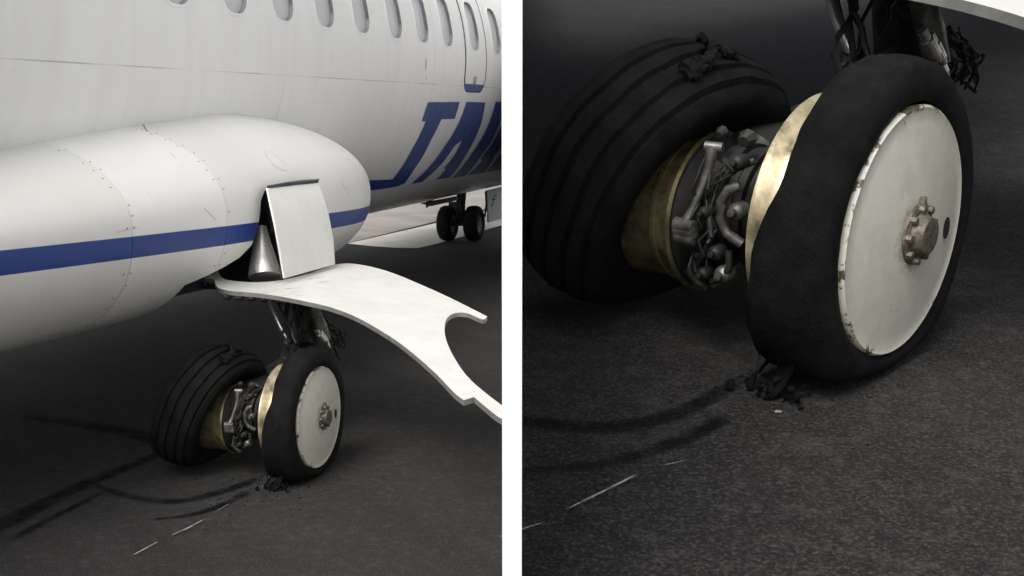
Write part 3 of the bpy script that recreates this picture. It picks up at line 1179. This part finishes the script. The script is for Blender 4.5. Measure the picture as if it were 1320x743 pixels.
def flap(path, width, side_, seed, thick=0.009):
    na, nb = 20, 6
    up_, dn_ = [], []
    pts_ = [Vector(p) for p in path]
    for i in range(na):
        k_ = i / (na - 1) * (len(pts_) - 1)
        j0 = min(int(k_), len(pts_) - 2)
        p0, p1, p2, p3 = pts_[max(j0 - 1, 0)], pts_[j0], pts_[j0 + 1], pts_[min(j0 + 2, len(pts_) - 1)]
        t = k_ - j0
        q = 0.5 * ((2 * p1) + (p2 - p0) * t + (2 * p0 - 5 * p1 + 4 * p2 - p3) * t * t + (3 * p1 - p0 - 3 * p2 + p3) * t ** 3)
        for j in range(nb):
            w_ = width * (1 - 0.55 * (i / (na - 1)) ** 2) * (j / (nb - 1) - 0.5)
            if j in (0, nb - 1):
                w_ *= 1 + 0.45 * noise.noise(Vector((i * 0.9, j, seed)))
            r = q + side_ * w_
            r.z += 0.010 * noise.noise(Vector((i * 0.35, j * 0.7, seed * 2.0)))
            r.z = max(r.z, thick + 0.003)
            up_.append(r)
            dn_.append(r - Vector((0, 0, thick)))
    m_ = na * nb
    q_ = []
    for i in range(na - 1):
        for j in range(nb - 1):
            f4 = (i * nb + j, i * nb + j + 1, (i + 1) * nb + j + 1, (i + 1) * nb + j)
            q_ += [f4, tuple(x + m_ for x in reversed(f4))]
    e_ = [j for j in range(nb)] + [i * nb + nb - 1 for i in range(1, na)] + [(na - 1) * nb + j for j in range(nb - 2, -1, -1)] + [i * nb for i in range(na - 2, 0, -1)]
    for a_, b_ in zip(e_, e_[1:] + e_[:1]):
        q_.append((a_, b_, b_ + m_, a_ + m_))
    return up_ + dn_, q_


g = Geo()
zb = -GZ
g.add(*flap([G(0.13, -0.215, -0.14), G(0.145, -0.22, -0.19), G(0.15, -0.215, zb + 0.025), G(0.165, -0.225, zb + 0.012)], 0.055, Vector((0.8, 0.5, 0)).normalized(), 3, 0.007))
g.add(*flap([G(0.14, -0.15, -0.19), G(0.155, -0.155, -0.225), G(0.175, -0.16, zb + 0.015)], 0.06, Vector((0.9, 0.2, 0)).normalized(), 5, 0.007))
g.add(*flap([G(0.09, -0.215, -0.20), G(0.10, -0.225, zb + 0.03), G(0.105, -0.25, zb + 0.010)], 0.045, Vector((0.5, 0.8, 0)).normalized(), 8, 0.007))
for i in range(26):
    g.lump(G(random.uniform(0.04, 0.19), -0.20 - 0.06 * random.random(), zb + 0.004 + 0.03 * random.random() ** 3), random.uniform(0.003, 0.009), i + 3, (1.3, 1.0, 0.7), 1, 1.0)
for o_ in under('torn_rubber', g.mesh('torn_rubber', MAT['rubber'], 50), wheel):
    o_['kind'] = 'stuff'

# inner wheel
g = Geo()
g.lathe([(0.405, 0.05), (0.397, 0.148), (0.391, 0.158), (0.399, 0.160), (0.405, 0.150), (0.420, 0.148), (0.421, 0.144), (0.436, 0.144), (0.437, 0.147), (0.446, 0.147), (0.447, 0.142), (0.46, 0.142), (0.50, 0.147), (0.58, 0.16), (0.58, 0.06)], HUB + Vector((0, 0, -0.03)), AX, 64)
wheel2 = both('wheel', g.mesh('wheel', MAT['gold_dull']), 'inner wheel with stained brassy rim and slack grooved tyre')
LEAN = Matrix.Rotation(math.radians(21), 3, 'X') @ Matrix.Rotation(math.radians(-5), 3, 'Z')
ctr = G(0.535, 0.0, 0.0)


def slack(p, t, r, g_):
    q = LEAN @ (Vector(p) - ctr) + ctr
    q += (q - ctr).normalized() * noise.noise(q * 5) * 0.014 + (q - ctr).normalized() * noise.noise(q * 16) * 0.005
    if q.z < 0.10:
        k = 0.10 - q.z
        q.z = max(0.003, 0.10 - k * 0.62)
        q.y += 0.18 * k
    return q


g = Geo()
tp = [(-0.055, 0.160), (-0.090, 0.195), (-0.110, 0.235), (-0.116, 0.262), (-0.110, 0.284), (-0.100, 0.297), (-0.096, 0.289), (-0.089, 0.291), (-0.085, 0.306),
      (-0.062, 0.315), (-0.058, 0.304), (-0.049, 0.306), (-0.045, 0.318), (-0.014, 0.322), (-0.010, 0.310), (-0.001, 0.310), (0.003, 0.322), (0.034, 0.319),
      (0.038, 0.307), (0.047, 0.306), (0.051, 0.316), (0.083, 0.308), (0.10, 0.294), (0.115, 0.265), (0.113, 0.232), (0.085, 0.18)]
g.lathe([(t, r * 0.95) for t, r in tp], ctr, AX, 96, True, slack)
under('tyre', g.mesh('tyre', MAT['rubber'], 40), wheel2)
def tread_strip(a0, a1, y0, wd, lift, seed):
    na, nb = 26, 7
    top_, bot_ = [], []
    for i in range(na):
        k_ = i / (na - 1)
        a_ = math.radians(a0 + (a1 - a0) * k_)
        for j in range(nb):
            w_ = wd * (1 - 0.5 * k_ * k_) * (j / (nb - 1) - 0.5)
            jag = 0.022 * noise.noise(Vector((i * 0.9, seed, 5.0 * (j > 3)))) if j in (0, nb - 1) else 0
            rr_ = 0.309 + lift * k_ ** 2.2 + 0.012 * noise.noise(Vector((i * 0.25, j * 0.4, seed)))
            d_ = LEAN @ Vector((math.cos(a_) * rr_, y0 + w_ + jag + 0.03 * lift * 8 * k_ ** 3, math.sin(a_) * rr_))
            top_.append(ctr + d_)
            bot_.append(ctr + d_ * (1 - 0.011 / d_.length))
    q_ = []
    m_ = na * nb
    for i in range(na - 1):
        for j in range(nb - 1):
            f4 = (i * nb + j, i * nb + j + 1, (i + 1) * nb + j + 1, (i + 1) * nb + j)
            q_ += [f4, tuple(x + m_ for x in reversed(f4))]
    edge_ = [j for j in range(nb)] + [i * nb + nb - 1 for i in range(1, na)] + [(na - 1) * nb + j for j in range(nb - 2, -1, -1)] + [i * nb for i in range(na - 2, 0, -1)]
    for a_, b_ in zip(edge_, edge_[1:] + edge_[:1]):
        q_.append((a_, b_, b_ + m_, a_ + m_))
    return top_ + bot_, q_


g = Geo()
for args in ((80, 97, -0.01, 0.05, 0.028, 4), (112, 98, -0.05, 0.035, 0.022, 2)):
    g.add(*tread_strip(*args))
for o_ in under('tread_flap', g.mesh('tread_flap', MAT['rubber'], 50), wheel2):
    o_['kind'] = 'stuff'

# brake between the wheels
g = Geo()
for i in range(6):
    t0 = 0.225 + i * 0.022
    r0 = 0.115 - 0.006 * (i % 2)
    g.lathe([(t0, 0.06), (t0, r0), (t0 + 0.016, r0), (t0 + 0.016, 0.06)], HUB, AX, 40)
brake = both('brake', g.mesh('brake', MAT['carbon'], 30))
g = Geo()
g.lathe([(0.398, 0.05), (0.362, 0.09), (0.372, 0.13), (0.390, 0.15), (0.398, 0.15)], HUB + Vector((0, 0, -0.03)), AX, 48)
under('heat_shield', g.mesh('heat_shield', MAT['carbon'], 30), brake)
g = Geo()
g.tube([R(902, 214, -0.14), R(926, 214, -0.13)], 0.010, 10)
g.tube([R(912, 216, -0.14), R(911, 240, -0.15), R(903, 268, -0.16), R(893, 298, -0.17), R(884, 322, -0.18)], [0.013, 0.0085, 0.0065, 0.008, 0.013], 12)
for i in range(3):
    p = R(884 + i * 1.5, 322 + i * 8, -0.18)
    g.lathe([(-0.022, 0.01), (-0.02, 0.014), (0.02, 0.014), (0.022, 0.01)], p, AX, 12)
under('link_rod', g.mesh('link_rod', MAT['steel'], 40), brake)
g = Geo()
g.tube([R(958, 255, -0.17), R(944, 262, -0.18), R(935, 280, -0.18), R(935, 302, -0.18), R(945, 320, -0.18), R(966, 332, -0.17)], 0.0095, 10)
under('brake_pipe', g.mesh('brake_pipe', MAT['steel'], 40), brake)
for line_ in ([R(948, 345, -0.17), R(950, 368, -0.17), R(940, 385, -0.17), R(925, 395, -0.16)], [R(925, 230, -0.12), R(945, 240, -0.14), R(970, 225, -0.12)],
              [R(915, 300, -0.16), R(922, 330, -0.17), R(912, 360, -0.16), R(896, 385, -0.15)]):
    under('hose', Geo().tube(line_, 0.0065, 8).mesh('hose', MAT['grime'], 40), brake)
for i, (x, y, r_) in enumerate(((960, 290, 0.017), (934, 352, 0.014), (946, 380, 0.017), (915, 300, 0.012), (958, 225, 0.014), (918, 385, 0.013))):
    g = Geo()
    c = R(x, y, -0.145)
    g.lathe([(0.0, r_), (0.025, r_), (0.03, r_ * 0.8), (0.034, r_ * 0.45), (0.045, r_ * 0.4), (0.046, 0.002)], c, Vector((-1, -0.1, 0.05)), 14)
    under('piston', g.mesh('piston', MAT['steel'] if i in (0, 2) else MAT['grime'], 40), brake)
for c, d in ((R(918, 200, -0.08), (0.03, 0.05, 0.02)), (R(955, 204, -0.08), (0.03, 0.04, 0.03)), (R(900, 400, -0.10), (0.03, 0.05, 0.02))):
    under('bracket', Geo().tube([c - Vector((d[0] * 0.5, 0, 0)), c - Vector((d[0] * 0.1, 0, -0.004)), c + Vector((d[0] * 0.5, 0.01, -0.004))], [d[2] * 0.35, d[2] * 0.6, d[2] * 0.4], 8).mesh('bracket', MAT['grime'], 30), brake)
under('bracket', Geo().tube([R(885, 390, -0.14), R(900, 406, -0.14), R(918, 412, -0.14)], 0.008, 8).mesh('bracket', MAT['grime'], 30), brake)
g = Geo()
g.lathe([(0.16, 0.05), (0.62, 0.05)], HUB, AX, 24)
for i in range(12):
    a_ = 2 * math.pi * i / 12
    c = HUB + Vector((math.cos(a_) * 0.125, 0.352, -0.03 + math.sin(a_) * 0.125))
    under('bolt', Geo().lathe([(0.01, 0.009), (-0.004, 0.009), (-0.005, 0.006), (-0.014, 0.006), (-0.015, 0.003)], c, AX, 6).mesh('bolt', MAT['steel'] if i % 3 == 0 else MAT['grime'], 30), brake)
for i in range(7):
    g2 = Geo()
    p0_ = [R(random.uniform(895, 965), random.uniform(215, 250), -0.13)]
    x_, y_ = random.uniform(895, 960), 250
    for k_ in range(6):
        x_ = min(max(x_ + random.uniform(-16, 16), 893), 966)
        y_ += random.uniform(16, 28)
        p0_.append(R(x_, y_, -0.165 + random.uniform(-0.02, 0.02)))
    g2.tube(p0_, random.uniform(0.0018, 0.003), 6)
    under('wire', g2.mesh('wire', MAT['grime'], 40), brake)
g2 = Geo()
g2.tube([R(1097 + 20 * math.cos(a_), 152 + 34 * math.sin(a_), 0.03) + Vector((0, -0.02, 0)) for a_ in [math.radians(d) for d in range(70, 300, 18)]], 0.0085, 10)
under('hose', g2.mesh('hose', MAT['rubber'], 40), wheel)
g2 = Geo()
g2.lathe([(-0.014, 0.006), (-0.008, 0.011), (0.008, 0.011), (0.012, 0.006)], R(1094, 140, 0.02) + Vector((0, -0.03, 0)), Vector((-0.5, -1, 0.1)), 10)
under('fitting', g2.mesh('fitting', MAT['steel'], 40), wheel)
g = Geo()
g.lathe([(0.16, 0.05), (0.62, 0.05)], HUB, AX, 24)
ax_o = both('axle', g.mesh('axle', MAT['grime'], 30))

# leg down to the axle
g = Geo()
g.tube([on_lateral(380, 366, -2.66), on_lateral(390, 390, -2.64), on_lateral(397, 425, -2.60), on_lateral(398, 455, -2.57), G(0.36, 0.06, 0.06), G(0.34, 0.0, -0.02)],
       [0.055, 0.058, 0.06, 0.062, 0.07, 0.05], 20)
leg = both('gear_leg', g.mesh('gear_leg', MAT['grime'], 40))
g = Geo()
g.tube([on_lateral(343, 374, -2.74), on_lateral(353, 400, -2.69), on_lateral(361, 420, -2.65), on_lateral(373, 442, -2.60)], [0.014, 0.017, 0.015, 0.012], 14)
under('actuator_rod', g.mesh('actuator_rod', MAT['chrome'], 40), leg)
g = Geo()
g.tube([on_lateral(398, 384, -2.53), on_lateral(406, 402, -2.51), on_lateral(413, 420, -2.49), on_lateral(420, 440, -2.46)], [0.024, 0.028, 0.032, 0.028], 16)
under('torque_arm', g.mesh('torque_arm', MAT['steel'], 40), leg)
for dx, dy, r_ in ((0, 0, 0.011), (5, 1, 0.009), (9, 8, 0.007)):
    g = Geo()
    a_, b_ = on_lateral(408 + dx, 426 + dy, -2.40), on_lateral(419 + dx * 0.7, 441 + dy, -2.38)
    g.tube([a_, a_.lerp(b_, 0.3), a_.lerp(b_, 0.32), a_.lerp(b_, 0.8), a_.lerp(b_, 0.82), b_], [r_, r_, r_ * 1.35, r_ * 1.35, r_, r_ * 0.8], 10)
    under('clamp', g.mesh('clamp', MAT['chrome'], 40), leg)
for k_ in range(11):
    g = Geo()
    x0 = 365 + random.uniform(-18, 62)
    x1 = random.choice((368, 376, 384, 432, 440, 446, 426, 390))
    y1 = random.uniform(430, 470)
    pl_ = []
    for i in range(8):
        t = i / 7
        pl_.append(on_lateral(x0 * (1 - t) + x1 * t + 9 * noise.noise(Vector((k_ * 3.3, t * 3.0, 1.0))), 382 * (1 - t) + y1 * t,
                              -2.64 + 0.14 * t + 0.05 * noise.noise(Vector((k_, t * 2, 7)))))
    g.tube(pl_, random.uniform(0.004, 0.009), 8)
    under('hose', g.mesh('hose', MAT['grime'], 40), leg)
g = Geo()
for i in range(16):
    pts_ = []
    x, y = 418 + random.uniform(0, 12), 414 + random.uniform(0, 10)
    for k_ in range(7):
        pts_.append(on_lateral(x, y, -2.47 + 0.03 * noise.noise(Vector((i, k_ * 0.7, 2)))))
        x += random.uniform(1, 7) if k_ < 4 else random.uniform(-5, 3)
        y += random.uniform(0, 6) if k_ < 4 else random.uniform(3, 10)
    r_ = random.uniform(0.0025, 0.006)
    g.tube(pts_, [r_, r_, r_ * 1.3, r_, r_ * 0.9, r_ * 1.2, r_ * 0.6], 6)
    if i % 2 == 0:
        g.lathe([(-0.012, r_ * 1.6), (-0.01, r_ * 2.2), (0.01, r_ * 2.2), (0.014, r_ * 1.4)], pts_[4], pts_[5] - pts_[4], 8)
for o_ in under('torn_harness', g.mesh('torn_harness', MAT['grime'], 40), leg):
    o_['kind'] = 'stuff'
for i in range(16):
    x, y = 372 + random.uniform(-6, 8), random.uniform(436, 460)
    g = Geo()
    r_ = random.uniform(0.005, 0.013)
    ax_ = Vector((random.uniform(-1, 1), -1, random.uniform(-0.6, 0.6))).normalized()
    g.lathe([(-2.2 * r_, r_ * 0.5), (-0.8 * r_, r_ * 0.55), (-0.8 * r_, r_), (0.8 * r_, r_), (0.8 * r_, r_ * 0.6), (2.0 * r_, r_ * 0.45)], on_lateral(x, y, -2.575), ax_, 8)
    under('fitting', g.mesh('fitting', MAT['steel'] if i % 5 == 0 else MAT['grime'], 30), leg)
g = Geo()
g.lathe([(-0.02, 0.012), (-0.015, 0.018), (0.02, 0.018), (0.03, 0.01)], on_lateral(381, 468, -2.42), Vector((-0.4, -1, 0.2)), 14)
under('fitting', g.mesh('fitting', MAT['steel'], 40), leg)
g = Geo()
e0, e1 = on_lateral(373, 442, -2.60), G(0.25, 0.02, 0.09)
g.tube([e0 + (e0 - e1) * 0.1, e0.lerp(e1, 0.4) + Vector((0.02, 0, 0)), e1], [0.016, 0.022, 0.03], 10)
for i in range(12):
    a_ = Vector((random.uniform(-0.035, 0.035), random.uniform(-0.03, 0.03), 0))
    g.lump(e0.lerp(e1, i / 16) + a_, random.uniform(0.010, 0.022), i + 70, (1, 1, 1), 2, 0.6)
for o_ in under('wreckage', g.mesh('wreckage', MAT['grime'], 50), leg):
    o_['kind'] = 'stuff'

# ------------------------------------------------------------------ nose gear
def nose_point(x, y, n):
    return on_lateral(x, y, n)


c1 = on_lateral(577, 287, -4.74)
c2 = on_lateral(611, 287, -4.42)
cm = (c1 + c2) / 2
for c_ in (c1, c2):
    c_.z = 0.222
cm = (c1 + c2) / 2
RN = 0.22
g = Geo()
g.tube([cm + Vector((0.02, 0, 0)), cm + Vector((0.02, 0, 0.2)), cm + Vector((0.05, 0, 0.55))], [0.05, 0.05, 0.07], 14)
g.tube([c1, c2], 0.035, 12)
g.tube([cm + Vector((-0.06, 0, 0.05)), cm + Vector((-0.14, 0, 0.2)), cm + Vector((-0.04, 0, 0.38))], 0.025, 8)
g.box(cm + Vector((0, 0.06, 0.22)), 0.09, 0.16, 0.08)
ng = link('nose_gear', g.mesh('nose_gear', MAT['grime'], 40), plane)
for c in (c1, c2):
    g = Geo()
    r = RN - 0.002
    g.lathe([(-0.075, r * 0.52), (-0.088, r * 0.62), (-0.088, r * 0.80), (-0.07, r * 0.93), (-0.04, r * 0.985), (0.0, r), (0.04, r * 0.985), (0.07, r * 0.93), (0.088, r * 0.80),
             (0.088, r * 0.62), (0.075, r * 0.52)], c, AX, 40, True)
    link('tyre', g.mesh('tyre', MAT['rubber'], 50), ng)
    g = Geo()
    g.lathe([(-0.05, 0.02), (-0.06, r * 0.3), (-0.072, r * 0.54), (0.072, r * 0.54), (0.06, r * 0.3), (0.05, 0.02)], c, AX, 30)
    link('rim', g.mesh('rim', MAT['steel'], 40), ng)
# nose gear doors
for tag_name, quad, n_ in (('door', ((628, 246), (652, 240), (652, 281), (630, 287)), -4.30), ('door', ((543, 262), (600, 251), (600, 256), (556, 266)), -4.9)):
    q = [on_lateral(x, y, n_) for x, y in quad]
    g = Geo()
    g.add([p for p in q] + [p + Vector((0, 0.02, 0)) for p in q], [(0, 1, 2, 3), (4, 5, 6, 7), (0, 1, 5, 4), (1, 2, 6, 5), (2, 3, 7, 6), (3, 0, 4, 7)])
    link('gear_flap', cut_at_divider(g.mesh('gear_flap', MAT['door_white'] if n_ > -4.5 else MAT['grime'], 20), M_FIRST, -1), ng)
g = Geo()
for a, b in (((637, 253), (635, 264)), ((634, 257), (639, 257)), ((637, 253), (640, 252)), ((635, 264), (633, 266))):
    g.tube([on_lateral(*a, -4.297), on_lateral(*b, -4.297)], 0.006, 5)
link('mark', g.mesh('mark', MAT['seal'], 40), ng)
g = Geo()
g.tube([on_lateral(626, 247, -4.28), on_lateral(627, 262, -4.28), on_lateral(625, 280, -4.28)], 0.012, 8)
link('drag_stay', g.mesh('drag_stay', MAT['seal'], 40), ng)
# blade aerial under the belly
a0 = on_lateral(553, 265, -4.6)
g = Geo()
g.add([a0 + Vector((0, -0.01, 0.16)), a0 + Vector((0.25, -0.01, 0.16)), a0 + Vector((0.05, -0.006, 0)), a0 + Vector((-0.1, -0.006, -0.02)),
       a0 + Vector((0, 0.01, 0.16)), a0 + Vector((0.25, 0.01, 0.16)), a0 + Vector((0.05, 0.006, 0)), a0 + Vector((-0.1, 0.006, -0.02))],
      [(0, 1, 2, 3), (4, 7, 6, 5), (0, 4, 5, 1), (1, 5, 6, 2), (2, 6, 7, 3), (3, 7, 4, 0)])
link('aerial', g.mesh('aerial', MAT['seal'], 20), plane)

# ------------------------------------------------------------------ crumbs on the asphalt
crumb = simple('crumb_pale', (0.36, 0.35, 0.33), 0.8)
for (x, y, r_, proj, lab, mt) in ((341, 628, 0.008, on_ground, 'small pale stone chip on the asphalt beside the outer wheel of the whole plane', crumb),
                                  (1003, 532, 0.0045, on_ramp, 'small pale stone chip on the asphalt before the big hub cap', crumb)):
    p = proj(x, y)
    gg = Geo().lump((0, 0, 0), 1.0, x, (1.3, 1.0, 0.6), 2, 0.8)
    me = make_mesh('stone_chip', [v * r_ for v in gg.v], gg.f, mt, 40)
    o_ = link('stone_chip', me)
    o_.location = p + UPZ * r_ * 0.4
    tag(o_, lab, 'stone')

# crumbs of rubber strewn round the wheels: nobody could count them
gc = Geo()
for (cx, cy, sx, sy, n_, proj, sz) in ((330, 622, 60, 16, 70, on_ground, 1.0), (300, 650, 90, 25, 40, on_ground, 0.8), (1020, 498, 90, 20, 90, on_ramp, 0.6), (960, 560, 170, 50, 50, on_ramp, 0.45)):
    for i in range(n_):
        x, y = random.gauss(cx, sx * 0.6), random.gauss(cy, sy * 0.6)
        if proj is on_ramp and (x < 690 or y > 735):
            continue
        p = proj(x, y)
        r_ = sz * random.uniform(0.0015, 0.006)
        gc.lump(p + UPZ * r_ * 0.3, r_, i, (1.2, 1.0, 0.5), 1, 1.0)
cr = link('rubber_crumbs', make_mesh('rubber_crumbs', gc.v, gc.f, MAT['rubber'], 40))
cr['kind'] = 'stuff'
